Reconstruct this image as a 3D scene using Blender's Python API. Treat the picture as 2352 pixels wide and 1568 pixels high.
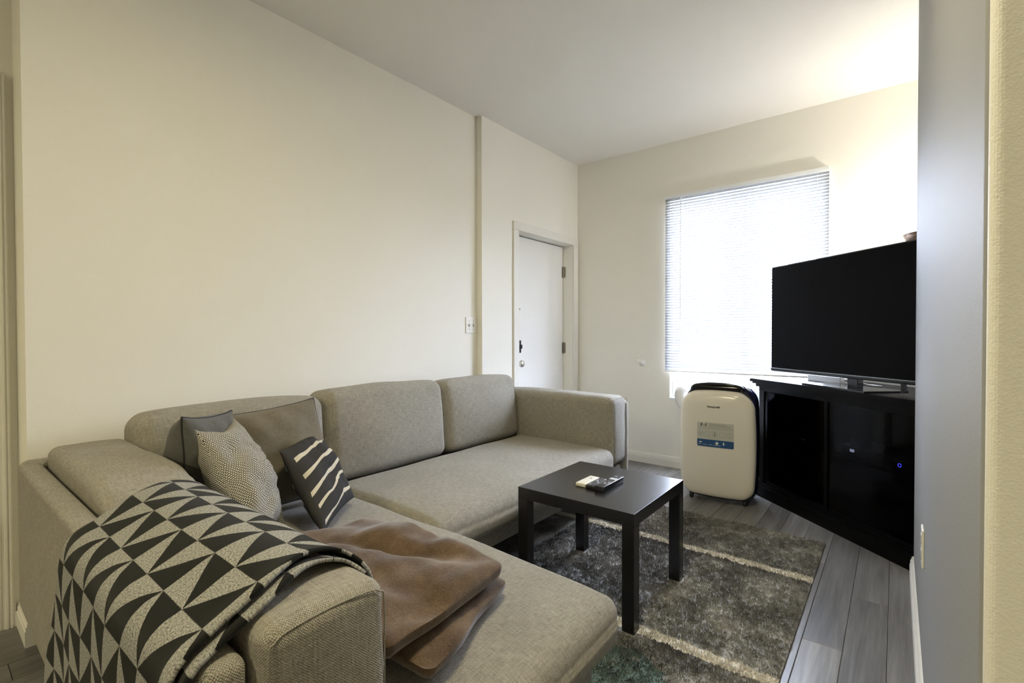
import bpy, math, random
import numpy as np
from mathutils import Vector, Matrix, noise

# ------------------------------------------------------------------ scene, camera, world, exposure
for o in list(bpy.data.objects):
    bpy.data.objects.remove(o, do_unlink=True)
scene = bpy.context.scene
COL = scene.collection
random.seed(4)
rng = np.random.default_rng(7)

CAM = Vector((2.509, 0.096, 1.148))
YAW, PITCH, ROLL, FPX = 0.67358, -0.01373, -0.0022, 1106.1
_f = Vector((-math.sin(YAW) * math.cos(PITCH), math.cos(YAW) * math.cos(PITCH), math.sin(PITCH)))
_r = Vector((math.cos(YAW), math.sin(YAW), 0))
_u = _r.cross(_f)
_r, _u = _r * math.cos(ROLL) + _u * math.sin(ROLL), -_r * math.sin(ROLL) + _u * math.cos(ROLL)
cam_data = bpy.data.cameras.new('camera')
cam = bpy.data.objects.new('camera', cam_data)
COL.objects.link(cam)
cam_data.sensor_width = 36
cam_data.lens = FPX / 2352 * 36
cam_data.clip_start = 0.02
m3 = Matrix((_r, _u, -_f)).transposed()
cam.matrix_world = Matrix.Translation(CAM) @ m3.to_4x4()
scene.camera = cam

world = bpy.data.worlds.new('daylight')
scene.world = world
world.use_nodes = True
bg = world.node_tree.nodes['Background']
_wt = world.node_tree
_tc = _wt.nodes.new('ShaderNodeTexCoord'); _sp = _wt.nodes.new('ShaderNodeSeparateXYZ'); _wt.links.new(_tc.outputs['Generated'], _sp.inputs[0])
_rp = _wt.nodes.new('ShaderNodeValToRGB'); _wt.links.new(_sp.outputs[2], _rp.inputs[0])     # hazy bright sky over paler ground
_rp.color_ramp.elements[0].position = 0.0; _rp.color_ramp.elements[0].color = (.34, .36, .40, 1)
_rp.color_ramp.elements[1].position = 0.08; _rp.color_ramp.elements[1].color = (.70, .79, 1.0, 1)
_wt.links.new(_rp.outputs[0], bg.inputs[0])
bg.inputs[1].default_value = 80.0

def area_light(name, loc, rot, sx, sy, power, col, portal=False):
    d = bpy.data.lights.new(name, 'AREA')
    d.shape = 'RECTANGLE'; d.size = sx; d.size_y = sy
    d.energy = power; d.color = col
    d.cycles.is_portal = portal
    o = bpy.data.objects.new(name, d); COL.objects.link(o)
    o.location = loc; o.rotation_euler = rot
    return o
# portal: lets the renderer find the sky through the window opening
area_light('window_portal', (1.54, 4.42, 1.44), (math.radians(-90), 0, 0), 1.2, 1.75, 1, (1, 1, 1), True)

scene.view_settings.view_transform = 'Standard'
scene.view_settings.look = 'None'
scene.view_settings.gamma = 1.0
scene.view_settings.use_curve_mapping = False
scene.view_settings.exposure = 0.64
LAMP_W = 20.0       # torchiere bulb
ROOM_FILL_W = 16.5       # added fill fixture above the chaise, out of view
REAR_FILL_W = 44.0       # added fill fixture in the room behind the camera

# ------------------------------------------------------------------ helpers: tags
def tag(o, label=None, cat=None, group=None, kind=None):
    if label: o['label'] = label
    if cat: o['category'] = cat
    if group: o['group'] = group
    if kind: o['kind'] = kind
    return o

def empty(name, loc=(0, 0, 0), rz=0.0):
    o = bpy.data.objects.new(name, None)
    o.empty_display_size = 0.1
    COL.objects.link(o)
    o.location = loc; o.rotation_euler = (0, 0, rz)
    return o

def mesh_obj(name, verts, faces, mat=None, parent=None, smooth=False, uv=None, loc=None):
    me = bpy.data.meshes.new(name)
    me.from_pydata([tuple(v) for v in verts], [], [tuple(f) for f in faces])
    if uv is not None:          # per-vertex uv
        lay = me.uv_layers.new(name='UVMap')
        idx = np.empty(len(me.loops), dtype=np.int32)
        me.loops.foreach_get('vertex_index', idx)
        lay.data.foreach_set('uv', np.asarray(uv, dtype=np.float32)[idx].ravel())
    if smooth:
        me.polygons.foreach_set('use_smooth', np.ones(len(me.polygons), dtype=bool))
    me.update()
    if mat: me.materials.append(mat)
    o = bpy.data.objects.new(name, me)
    COL.objects.link(o)
    if parent: o.parent = parent
    if loc is not None: o.location = loc
    return o

def box_uv(o):
    me = o.data
    if me.uv_layers: return o
    lay = me.uv_layers.new(name='UVMap')
    out = np.empty((len(me.loops), 2), dtype=np.float32)
    vs = me.vertices
    for p in me.polygons:
        n = p.normal
        a = max(range(3), key=lambda i: abs(n[i]))
        i, j = ((1, 2), (0, 2), (0, 1))[a]
        for li in p.loop_indices:
            c = vs[me.loops[li].vertex_index].co
            out[li] = (c[i], c[j])
    lay.data.foreach_set('uv', out.ravel())
    return o

class MB:
    """collects simple solids into one mesh"""
    def __init__(s): s.v = []; s.f = []
    def add(s, v, f):
        b = len(s.v); s.v += [tuple(p) for p in v]; s.f += [tuple(i + b for i in q) for q in f]; return s
    def box(s, x0, x1, y0, y1, z0, z1, bev=0.0):
        if bev <= 0:
            return s.add([(x0, y0, z0), (x1, y0, z0), (x1, y1, z0), (x0, y1, z0), (x0, y0, z1), (x1, y0, z1), (x1, y1, z1), (x0, y1, z1)],
                         [(0, 3, 2, 1), (4, 5, 6, 7), (0, 1, 5, 4), (1, 2, 6, 5), (2, 3, 7, 6), (3, 0, 4, 7)])
        v, f = rounded((x0 + x1) / 2, (y0 + y1) / 2, (z0 + z1) / 2, (x1 - x0) / 2, (y1 - y0) / 2, (z1 - z0) / 2, bev, k=2, seg=(1, 1, 1))
        return s.add(v, f)
    def prism(s, poly, fn):
        """poly: 2d ring, fn(p, side) -> 3d for side 0/1"""
        n = len(poly)
        v = [fn(p, 0) for p in poly] + [fn(p, 1) for p in poly]
        f = [tuple(range(n - 1, -1, -1)), tuple(range(n, 2 * n))] + [(i, (i + 1) % n, n + (i + 1) % n, n + i) for i in range(n)]
        return s.add(v, f)
    def lathe(s, prof, center, axis='z', n=24, mat=None):
        cx, cy, cz = center; v = []; f = []
        for (r, h) in prof:
            for i in range(n):
                a = 2 * math.pi * i / n
                p = (r * math.cos(a), r * math.sin(a), h)
                if axis == 'x': p = (p[2], p[0], p[1])
                elif axis == 'y': p = (p[0], -p[2], p[1])
                v.append((cx + p[0], cy + p[1], cz + p[2]))
        for k in range(len(prof) - 1):
            for i in range(n):
                j = (i + 1) % n
                f.append((k * n + i, k * n + j, (k + 1) * n + j, (k + 1) * n + i))
        f.append(tuple(range(n - 1, -1, -1))); f.append(tuple(range((len(prof) - 1) * n, len(prof) * n)))
        return s.add(v, f)
    def tube(s, pts, r, n=8, rfn=None):
        pts = [Vector(p) for p in pts]; v = []; f = []
        up = Vector((0, 0, 1)); prev = None
        for i, p in enumerate(pts):
            t = (pts[min(i + 1, len(pts) - 1)] - pts[max(i - 1, 0)]).normalized()
            if prev is None:
                a = t.cross(up)
                if a.length < 1e-3: a = t.cross(Vector((1, 0, 0)))
                a.normalize()
            else:
                a = (prev - t * prev.dot(t)).normalized()
            prev = a; b = t.cross(a)
            rr = r if rfn is None else rfn(i)
            for k in range(n):
                w = 2 * math.pi * k / n
                v.append(p + a * (rr * math.cos(w)) + b * (rr * math.sin(w)))
        for i in range(len(pts) - 1):
            for k in range(n):
                j = (k + 1) % n
                f.append((i * n + k, i * n + j, (i + 1) * n + j, (i + 1) * n + k))
        f.append(tuple(range(n - 1, -1, -1))); f.append(tuple(range((len(pts) - 1) * n, len(pts) * n)))
        return s.add(v, f)
    def build(s, name, mat, parent=None, smooth=False, loc=None, fix=True):
        o = mesh_obj(name, s.v, s.f, mat, parent, smooth, loc=loc)
        if fix:
            import bmesh
            bm = bmesh.new(); bm.from_mesh(o.data); bmesh.ops.recalc_face_normals(bm, faces=bm.faces); bm.to_mesh(o.data); bm.free()
        return o

def catmull(pts, m):
    pts = [np.array(p, float) for p in pts]; out = []
    for i in range(len(pts) - 1):
        p0 = pts[max(i - 1, 0)]; p1 = pts[i]; p2 = pts[i + 1]; p3 = pts[min(i + 2, len(pts) - 1)]
        for k in range(m):
            t = k / m
            out.append(0.5 * ((2 * p1) + (-p0 + p2) * t + (2 * p0 - 5 * p1 + 4 * p2 - p3) * t * t + (-p0 + 3 * p1 - 3 * p2 + p3) * t ** 3))
    out.append(pts[-1]); return out

def rounded(cx, cy, cz, hx, hy, hz, r, k=3, seg=(6, 6, 6), bulge=(0, 0, 0), warp=None):
    H = (hx, hy, hz); R = min(r, hx * .999, hy * .999, hz * .999)
    axes = []
    for h, sg in zip(H, seg):
        e = [R * (1 - math.tan(math.pi / 4 * (1 - q / k))) for q in range(k + 1)]
        a = [-h + q for q in e]
        inner = np.linspace(-(h - R), h - R, sg + 1)[1:-1].tolist()
        axes.append(a + inner + [-q for q in reversed(a)])
    n = [len(a) for a in axes]
    idx = {}; v = []
    def vert(i, j, l):
        key = (i, j, l)
        if key in idx: return idx[key]
        p = [axes[0][i], axes[1][j], axes[2][l]]
        q = [max(-(h - R), min(h - R, c)) for c, h in zip(p, H)]
        d = Vector([a - b for a, b in zip(p, q)])
        if d.length > 0: d = d.normalized() * R
        p = [q[t] + d[t] for t in range(3)]
        w = [p[t] / H[t] for t in range(3)]
        o = list(p)
        for t in range(3):
            if bulge[t]:
                a, b = [w[s] for s in range(3) if s != t]
                o[t] += bulge[t] * w[t] * (1 - a * a) * (1 - b * b)
        if warp: o = warp(o, w)
        v.append((cx + o[0], cy + o[1], cz + o[2])); idx[key] = len(v) - 1
        return idx[key]
    f = []
    for (a, b, cst) in ((0, 1, 2), (1, 2, 0), (2, 0, 1)):
        for side in (0, n[cst] - 1):
            for i in range(n[a] - 1):
                for j in range(n[b] - 1):
                    def g(ii, jj):
                        t = [0, 0, 0]; t[a] = ii; t[b] = jj; t[cst] = side; return vert(*t)
                    q = (g(i, j), g(i + 1, j), g(i + 1, j + 1), g(i, j + 1))
                    f.append(q if side else q[::-1])
    return v, f

def soft(name, x0, x1, y0, y1, z0, z1, r, mat, parent, bulge=(0, 0, 0), seg=(8, 8, 6), warp=None, k=4, rot=None):
    c = ((x0 + x1) / 2, (y0 + y1) / 2, (z0 + z1) / 2)
    v, f = rounded(0, 0, 0, (x1 - x0) / 2, (y1 - y0) / 2, (z1 - z0) / 2, r, k, seg, bulge, warp)
    o = mesh_obj(name, v, f, mat, parent, True, loc=c)
    if rot: o.rotation_euler = rot
    return box_uv(o)

# ------------------------------------------------------------------ helpers: materials
class NT:
    def __init__(s, name):
        s.m = bpy.data.materials.new(name); s.m.use_nodes = True
        s.t = s.m.node_tree; s.b = s.t.nodes['Principled BSDF']
    def node(s, typ, **kw):
        n = s.t.nodes.new(typ)
        for k, v in kw.items(): setattr(n, k, v)
        return n
    def link(s, a, b): s.t.links.new(a, b)
    def setin(s, sock, v):
        if hasattr(v, 'is_output'): s.link(v, sock)
        else:
            if isinstance(v, tuple) and len(v) == 3 and sock.type == 'RGBA': v = (*v, 1)
            sock.default_value = v
    def math(s, op, *a):
        n = s.node('ShaderNodeMath', operation=op)
        for i, x in enumerate(a): s.setin(n.inputs[i], x)
        return n.outputs[0]
    def mix(s, fac, a, b):
        n = s.node('ShaderNodeMix', data_type='RGBA')
        s.setin(n.inputs[0], fac); s.setin(n.inputs[6], a); s.setin(n.inputs[7], b)
        return n.outputs[2]
    def coord(s, which='Object'): return s.node('ShaderNodeTexCoord').outputs[which]
    def pos(s): return s.node('ShaderNodeNewGeometry').outputs['Position']
    def sep(s, v):
        n = s.node('ShaderNodeSeparateXYZ'); s.link(v, n.inputs[0]); return n.outputs
    def noise(s, vec, scale, detail=2.0, rough=.5, dist=0.0):
        n = s.node('ShaderNodeTexNoise'); s.link(vec, n.inputs['Vector'])
        n.inputs['Scale'].default_value = scale; n.inputs['Detail'].default_value = detail
        n.inputs['Roughness'].default_value = rough; n.inputs['Distortion'].default_value = dist
        return n.outputs[0]
    def mapping(s, vec, scale=(1, 1, 1), rot=(0, 0, 0), loc=(0, 0, 0)):
        n = s.node('ShaderNodeMapping'); s.link(vec, n.inputs[0])
        n.inputs['Scale'].default_value = scale; n.inputs['Rotation'].default_value = rot; n.inputs['Location'].default_value = loc
        return n.outputs[0]
    def ramp(s, fac, stops):
        n = s.node('ShaderNodeValToRGB'); s.setin(n.inputs[0], fac)
        el = n.color_ramp.elements
        while len(el) < len(stops): el.new(0.5)
        for e, (p, c) in zip(el, stops): e.position = p; e.color = (*c, 1)
        return n.outputs[0]
    def bump(s, h, strength=.3, dist=.002):
        n = s.node('ShaderNodeBump'); s.link(h, n.inputs['Height'])
        n.inputs['Strength'].default_value = strength; n.inputs['Distance'].default_value = dist
        s.link(n.outputs[0], s.b.inputs['Normal']); return n
    def set(s, color=None, rough=None, metal=None, spec=None, **kw):
        if color is not None: s.setin(s.b.inputs['Base Color'], color)
        if rough is not None: s.setin(s.b.inputs['Roughness'], rough)
        if metal is not None: s.setin(s.b.inputs['Metallic'], metal)
        if spec is not None: s.setin(s.b.inputs['Specular IOR Level'], spec)
        for k, v in kw.items(): s.setin(s.b.inputs[k], v)
        return s

def plain(name, color, rough=.5, metal=0., spec=.5, grain=0.0, gscale=60):
    n = NT(name); c = n.coord()
    if grain:
        f = n.noise(c, gscale, 3)
        n.set(n.mix(f, tuple(x * (1 - grain) for x in color), tuple(min(1, x * (1 + grain)) for x in color)), rough, metal, spec)
    else:
        n.set(color, rough, metal, spec)
    return n.m

def emit(name, color, strength):
    n = NT(name); n.set((0, 0, 0), .5)
    n.b.inputs['Emission Color'].default_value = (*color, 1); n.b.inputs['Emission Strength'].default_value = strength
    return n.m

def mat_paint(name, color, rough=.55, bump=.25):
    n = NT(name); p = n.pos()
    f = n.noise(p, 2.2, 2); col = n.mix(f, tuple(x * .985 for x in color), tuple(min(1, x * 1.015) for x in color))
    n.set(col, rough)
    h = n.math('ADD', n.noise(p, 130, 2, .55), n.noise(p, 420, 1))
    n.bump(h, bump, .0018)
    return n.m

def mat_floor():
    n = NT('laminate_planks'); c = n.coord(); oi = n.node('ShaderNodeObjectInfo').outputs['Random']
    off = n.node('ShaderNodeCombineXYZ'); n.setin(off.inputs[0], n.math('MULTIPLY', oi, 37.0)); n.setin(off.inputs[1], n.math('MULTIPLY', oi, 91.0))
    va = n.node('ShaderNodeVectorMath', operation='ADD'); n.link(c, va.inputs[0]); n.link(off.outputs[0], va.inputs[1])
    v = va.outputs[0]
    g1 = n.noise(n.mapping(v, (26, 1.6, 1)), 1.0, 5, .6, .6)
    g2 = n.noise(n.mapping(v, (160, 5, 1)), 1.0, 3, .6)
    g3 = n.noise(n.mapping(v, (6, .9, 1)), 1.0, 2)
    g = n.math('ADD', n.math('MULTIPLY', g1, .55), n.math('ADD', n.math('MULTIPLY', g2, .25), n.math('MULTIPLY', g3, .3)))
    col = n.ramp(g, [(.30, (.075, .069, .064)), (.52, (.165, .158, .152)), (.75, (.29, .282, .275))])
    tone = n.math('ADD', .72, n.math('MULTIPLY', oi, .55))
    hs = n.node('ShaderNodeHueSaturation'); n.link(col, hs.inputs['Color']); n.setin(hs.inputs['Value'], tone)
    n.set(hs.outputs[0], n.math('ADD', .30, n.math('MULTIPLY', g2, .14)), spec=.5)
    n.bump(g2, .12, .0006)
    return n.m

def mat_weave(name, c_dark, c_light, pitch=.0044, bump=.7, mott=.10, rough=.92):
    n = NT(name); uv = n.coord('UV'); o = n.sep(uv)
    k = 2 * math.pi / pitch
    wob = n.math('MULTIPLY', n.math('SUBTRACT', n.noise(uv, 110, 3), .5), 4.5)
    su = n.math('SINE', n.math('ADD', n.math('MULTIPLY', o[0], k), wob))
    sv = n.math('SINE', n.math('ADD', n.math('MULTIPLY', o[1], k), wob))
    w = n.math('MULTIPLY', su, sv)                      # basket weave checks
    h = n.math('ADD', .5, n.math('MULTIPLY', w, .5))
    nz = n.noise(n.mapping(uv, (700, 160, 1)), 1.0, 2); nz2 = n.noise(n.mapping(uv, (160, 700, 1)), 1.0, 2)
    fib = n.math('MULTIPLY', n.math('ADD', nz, nz2), .5)
    big = n.noise(uv, 5, 3)
    sl = n.math('ADD', n.noise(n.mapping(uv, (30, 260, 1)), 1.0, 2), n.noise(n.mapping(uv, (260, 30, 1)), 1.0, 2))      # uneven thick yarns
    f = n.math('ADD', n.math('MULTIPLY', h, .55), n.math('MULTIPLY', fib, .55))
    f = n.math('ADD', f, n.math('MULTIPLY', n.math('SUBTRACT', sl, 1.0), .55))
    f = n.math('ADD', f, n.math('MULTIPLY', n.math('SUBTRACT', big, .5), mott * 2))
    n.set(n.mix(f, c_dark, c_light), rough, spec=.15)
    n.b.inputs['Sheen Weight'].default_value = .15
    n.bump(n.math('ADD', h, n.math('MULTIPLY', fib, .6)), bump, .0012)
    return n.m

M = {}
M['wall'] = mat_paint('wall_paint', (.885, .865, .79))
M['wall_grey_dim'] = mat_paint('dimmed_grey_paint', (.31, .31, .30), .6, .15)  # grey wall tone, darkened further to stand for the dimmer light there
M['ceiling'] = mat_paint('ceiling_paint', (.88, .86, .81), .8, .35)
M['trim'] = plain('white_trim_paint', (.82, .80, .74), .35)
M['door'] = plain('white_door_paint', (.84, .83, .80), .38)
M['floor'] = mat_floor()
M['subfloor'] = plain('dark_joint', (.02, .018, .016), .9)
M['sofa'] = mat_weave('taupe_weave', (.074, .066, .050), (.545, .512, .438), bump=1.0)
M['sofa_dark'] = plain('sofa_underside_cloth', (.05, .046, .04), .9)
M['black_wood'] = plain('black_brown_laminate', (.012, .011, .011), .26, grain=.25, gscale=40)
M['stand_wood'] = plain('black_stand_wood', (.0030, .0029, .0034), .36, spec=.10, grain=.2, gscale=30)
M['black_gloss'] = plain('gloss_black', (.004, .004, .005), .12)
M['screen'] = plain('tv_screen', (.0030, .0030, .0042), .30, spec=.05)
M['black_plastic'] = plain('black_plastic', (.012, .012, .013), .4)
M['navy_gloss'] = plain('navy_gloss_plastic', (.010, .012, .035), .12)
M['ac_panel'] = plain('cream_gloss_plastic', (.76, .72, .625), .16, spec=.5)
M['white_plastic'] = plain('white_plastic', (.82, .81, .78), .4)
M['vinyl'] = plain('white_vinyl', (.86, .88, .90), .35)
M['clear'] = plain('clear_knob_plastic', (.75, .82, .90), .08)
M['steel'] = plain('brushed_steel', (.62, .60, .56), .3, metal=1.0)
M['bronze'] = plain('aged_hinge_metal', (.30, .27, .22), .35, metal=1.0)
M['black_metal'] = plain('black_metal', (.01, .01, .02), .35)
M['label_grey'] = plain('sticker_grey', (.50, .50, .44), .4)
M['label_line'] = plain('sticker_print', (.24, .25, .23), .5)
M['ink'] = plain('black_ink', (.02, .02, .02), .5)
M['label_blue'] = plain('sticker_blue', (.018, .075, .20), .35)
M['label_white'] = plain('sticker_white', (.72, .76, .76), .4)
M['digit'] = emit('digit_light', (.65, .75, 1.0), 1.6)
M['ring'] = emit('blue_ring_light', (.07, .08, 1.0), 3.0)
M['bulb'] = emit('bulb_glow', (1.0, .84, .62), 40.0)

# ------------------------------------------------------------------ structure
D, HC, PJ, YJ, YN = 4.212, 2.802, 0.053, 2.811, 0.364     # back wall, ceiling, projection, its start, near end of sofa wall
XR = 2.58; XH = -0.22
# floor: joints below, planks on top
fl = MB().box(-.4, 4.7, -4.2, 4.4, -.06, -.004).build('floor', M['subfloor']); tag(fl, kind='structure')
PW = .1265; rows = range(-5, 6)
plank_mesh = {}
def plank(x0, y0, y1):
    L = round(y1 - y0, 3)
    if L not in plank_mesh:
        v, f = [], []
        w = PW / 2 - .0006; l = L / 2 - .0006; b = .0016
        v = [(-w, -l, -.006), (w, -l, -.006), (w, l, -.006), (-w, l, -.006), (-w, -l, -b), (w, -l, -b), (w, l, -b), (-w, l, -b),
             (-w + b, -l + b, 0), (w - b, -l + b, 0), (w - b, l - b, 0), (-w + b, l - b, 0)]
        f = [(0, 3, 2, 1)] + [(i, (i + 1) % 4, 4 + (i + 1) % 4, 4 + i) for i in range(4)] + [(4 + i, 4 + (i + 1) % 4, 8 + (i + 1) % 4, 8 + i) for i in range(4)] + [(8, 9, 10, 11)]
        me = bpy.data.meshes.new('plank'); me.from_pydata(v, [], f); me.materials.append(M['floor']); plank_mesh[L] = me
    o = bpy.data.objects.new('plank', plank_mesh[L]); COL.objects.link(o); o.parent = fl
    o.location = (x0 + PW / 2, (y0 + y1) / 2, 0)
X_S = 2.2375
for i in range(-20, 11):
    x0 = X_S + i * PW
    if x0 + PW > 3.4 or x0 < -.40: continue
    st = {0: 2.19}.get(i, 2.19 + (.47 * i) % 1.22)
    y = st - 1.22 * 3
    while y < 4.35:
        a, b = max(y, -1.0), min(y + 1.22, 4.34)
        if b - a > .05: plank(x0, a, b)
        y += 1.22

def struct(name, mb, mat, parent=None, bevel=0):
    o = mb.build(name, mat, parent)
    if not parent: tag(o, kind='structure')
    return o
# sofa wall, with the part beyond the jog standing proud of it and the door opening cut out
w = MB().box(-.34, 0, YN, YJ, 0, HC)
w.box(-.34, PJ, YJ, 3.252, 0, HC); w.box(-.34, PJ, 3.252, 4.116, 2.012, HC); w.box(-.34, PJ, 4.116, D + .2, 0, HC)
struct('wall_left', w, M['wall'])
w = MB().box(-.40, XH, -4.2, YN, 0, HC)
struct('wall_hall', w, M['wall'])
# window wall
WX0, WX1, WZ0, WZ1 = .975, 2.105, .60, 2.295
w = MB().box(PJ, WX0, D, D + .2, 0, HC); w.box(WX1, 3.1, D, D + .2, 0, HC); w.box(WX0, WX1, D, D + .2, 0, WZ0); w.box(WX0, WX1, D, D + .2, WZ1, HC)
struct('wall_back', w, M['wall'])
# partition on the right with a soft corner towards the room behind
def rpoly(x0, x1, y0, y1, r):
    out = []
    for cx, cy, a0 in ((x0 + r, y0 + r, 180), (x1 - r, y0 + r, 270), (x1 - r, y1 - r, 0), (x0 + r, y1 - r, 90)):
        for k in range(7):
            a = math.radians(a0 + 15 * k); out.append((cx + r * math.cos(a), cy + r * math.sin(a)))
    return out
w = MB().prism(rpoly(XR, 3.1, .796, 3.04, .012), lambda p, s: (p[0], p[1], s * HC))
struct('wall_right', w, M['wall_grey_dim'])
w = MB().box(3.0, 3.1, 3.0, D + .2, 0, HC); struct('wall_corner', w, M['wall'])
w = MB().prism(rpoly(XR + .002, 4.7, .780, .803, .010), lambda p, s: (p[0], p[1], s * HC)); w.box(4.6, 4.7, -4.2, .79, 0, HC); w.box(-.4, 4.7, -4.3, -4.2, 0, HC)
struct('wall_near', w, M['wall'])
struct('ceiling', MB().box(-.4, 4.7, -4.3, D + .2, HC, HC + .1), M['ceiling'])

def baseboard(name, a, b, nrm, h=.092):
    """profile swept from a to b on the floor, nrm = direction into the room"""
    prof = [(0, 0), (.015, 0), (.015, h * .62), (.0125, h * .66), (.0125, h * .80), (.009, h * .84), (.008, h * .93), (.003, h), (0, h)]
    a = Vector(a); b = Vector(b); nrm = Vector(nrm)
    m = MB().prism(prof, lambda p, s: (a if s == 0 else b) + nrm * p[0] + Vector((0, 0, p[1])))
    return struct(name, m, M['trim'])
baseboard('baseboard_back', (PJ, D, 0), (3.0, D, 0), (0, -1, 0))
baseboard('baseboard_right', (XR, .81, 0), (XR, 3.04, 0), (-1, 0, 0), .10)
baseboard('baseboard_left', (0, YN + .0, 0), (0, YJ, 0), (1, 0, 0))
baseboard('baseboard_hall', (XH, YN, 0), (.015, YN, 0), (0, -1, 0))
baseboard('baseboard_hall_door', (XH, .34, 0), (XH, YN - .015, 0), (1, 0, 0))
# casing of the hall doorway: fluted profile
prof = [(0, .342), (.014, .342), (.019, .338), (.019, .334), (.013, .332), (.013, .329), (.018, .327), (.018, .321), (.012, .319), (.012, .310), (.017, .305), (.017, .290), (.010, .26), (0, .26)]
m = MB().prism(prof, lambda p, s: (XH + p[0], p[1], s * 2.17))
struct('trim_1', m, M['trim'])

# front door in its recess
d1 = empty('door_1', (0, 3.684, 0)); tag(d1, kind='structure')
def dpart(name, mb, mat, par=d1, smooth=False):
    o = mb.build(name, mat, None, smooth); o.parent = par
    o.matrix_parent_inverse = Matrix.Translation(par.location).inverted(); return o
LX = -.057
leaf = dpart('door_leaf', MB().box(LX - .04, LX, 3.256, 4.112, .01, 2.003), M['door'])
m = MB().box(PJ - .0, PJ + .016, 3.184, 3.252, 0, 2.0115, .003); dpart('door_casing', m, M['trim'])
m = MB().box(PJ - .0, PJ + .016, 4.116, 4.196, 0, 2.0115, .003); dpart('door_casing', m, M['trim'])
m = MB().box(PJ - .0, PJ + .016, 3.184, 4.196, 2.012, 2.082, .003); dpart('door_casing', m, M['trim'])
m = MB().box(-.12, LX - .04, 3.25, 4.118, 0, 2.02); dpart('door_stop', m, M['subfloor'])
for z in (1.76, 1.02, .25):
    m = MB().box(LX, LX + .003, 4.098, 4.112, z - .05, z + .05).box(LX, LX + .030, 4.110, 4.1155, z - .05, z + .05)
    m.lathe([(.0065, -.055), (.0065, -.02), (.0058, -.0195), (.0058, -.0185), (.0065, -.018), (.0065, .018), (.0058, .0185), (.0058, .0195), (.0065, .02), (.0065, .055)], (LX + .008, 4.108, z), n=10)
    dpart('hinge', m, M['bronze'])
m = MB().lathe([(.033, 0), (.033, .006), (.013, .01), (.012, .035), (.024, .042), (.030, .055), (.027, .068), (.015, .075)], (LX, 3.372, .90), 'x', 20); dpart('door_knob', m, M['steel'], smooth=True)
m = MB().box(LX, LX + .014, 3.385, 3.425, .992, 1.10, .005); m.lathe([(.018, 0), (.016, .016), (.008, .020)], (LX + .014, 3.405, 1.046), 'x', 14).box(LX + .026, LX + .036, 3.399, 3.411, 1.028, 1.064, .003)
dpart('deadbolt', m, M['black_metal'])
m = MB().box(LX, LX + .006, 3.392, 3.408, 1.355, 1.385, .002).box(LX + .005, LX + .02, 3.397, 3.404, 1.365, 1.375); dpart('door_latch', m, M['bronze'])

# window: reveal frame, sash, glass
w1 = empty('window_1', (1.54, D + .1, WZ0)); tag(w1, kind='structure')
def wpart(name, mb, mat):
    return dpart(name, mb, mat, w1)
m = MB().box(WX0, WX0 + .02, D + .10, D + .19, WZ0, WZ1).box(WX1 - .02, WX1, D + .10, D + .19, WZ0, WZ1).box(WX0 + .02, WX1 - .02, D + .10, D + .19, WZ0, WZ0 + .04).box(WX0 + .02, WX1 - .02, D + .10, D + .19, WZ1 - .02, WZ1)
wpart('window_frame', m, M['vinyl'])
m = MB().box(1.52, 1.56, D + .12, D + .17, WZ0 + .04, WZ1 - .02); wpart('window_mullion', m, M['vinyl'])
m = MB().box(WX0 - .0, WX1 + .0, D - .012, D + .10, WZ0 - .02, WZ0 + .004, .003); wpart('window_sill', m, M['vinyl'])
g = NT('window_glass'); tr = g.node('ShaderNodeBsdfTransparent'); gl = g.node('ShaderNodeBsdfGlossy'); gl.inputs['Roughness'].default_value = .02
fr = g.node('ShaderNodeFresnel'); mx = g.node('ShaderNodeMixShader'); g.link(g.math('MULTIPLY', fr.outputs[0], .6), mx.inputs[0]); g.link(tr.outputs[0], mx.inputs[1]); g.link(gl.outputs[0], mx.inputs[2])
g.link(mx.outputs[0], g.t.nodes['Material Output'].inputs[0])
for a, b in ((WX0 + .02, 1.52), (1.56, WX1 - .02)):
    wpart('pane', MB().box(a, b, D + .142, D + .147, WZ0 + .04, WZ1 - .02), g.m)

# ------------------------------------------------------------------ blind
bn = NT('blind_vinyl')
dif = bn.node('ShaderNodeBsdfDiffuse'); dif.inputs[0].default_value = (.33, .335, .34, 1)
trl = bn.node('ShaderNodeBsdfTranslucent'); trl.inputs[0].default_value = (.60, .63, .68, 1)
mx = bn.node('ShaderNodeMixShader'); mx.inputs[0].default_value = .038
bn.link(dif.outputs[0], mx.inputs[1]); bn.link(trl.outputs[0], mx.inputs[2]); bn.link(mx.outputs[0], bn.t.nodes['Material Output'].inputs[0])
BX0, BX1, BZ0, BZ1 = .945, 2.130, .828, 2.335
bl = empty('mini_blind', (1.537, D - .025, BZ0)); tag(bl, 'white horizontal mini blind lowered over the bright window', 'blind')
def bpart(name, mb, mat, smooth=False): return dpart(name, mb, mat, bl, smooth)
bpart('headrail', MB().box(BX0 - .003, BX1 + .003, D - .048, D - .006, BZ1 - .028, BZ1, .002), M['vinyl'])
bpart('bottom_rail', MB().box(BX0, BX1, D - .040, D - .016, BZ0, BZ0 + .014, .003), M['white_plastic'])
NS = 64; z0 = BZ0 + .024; pitch = (BZ1 - .036 - z0) / (NS - 1)
slat_me = None
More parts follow.
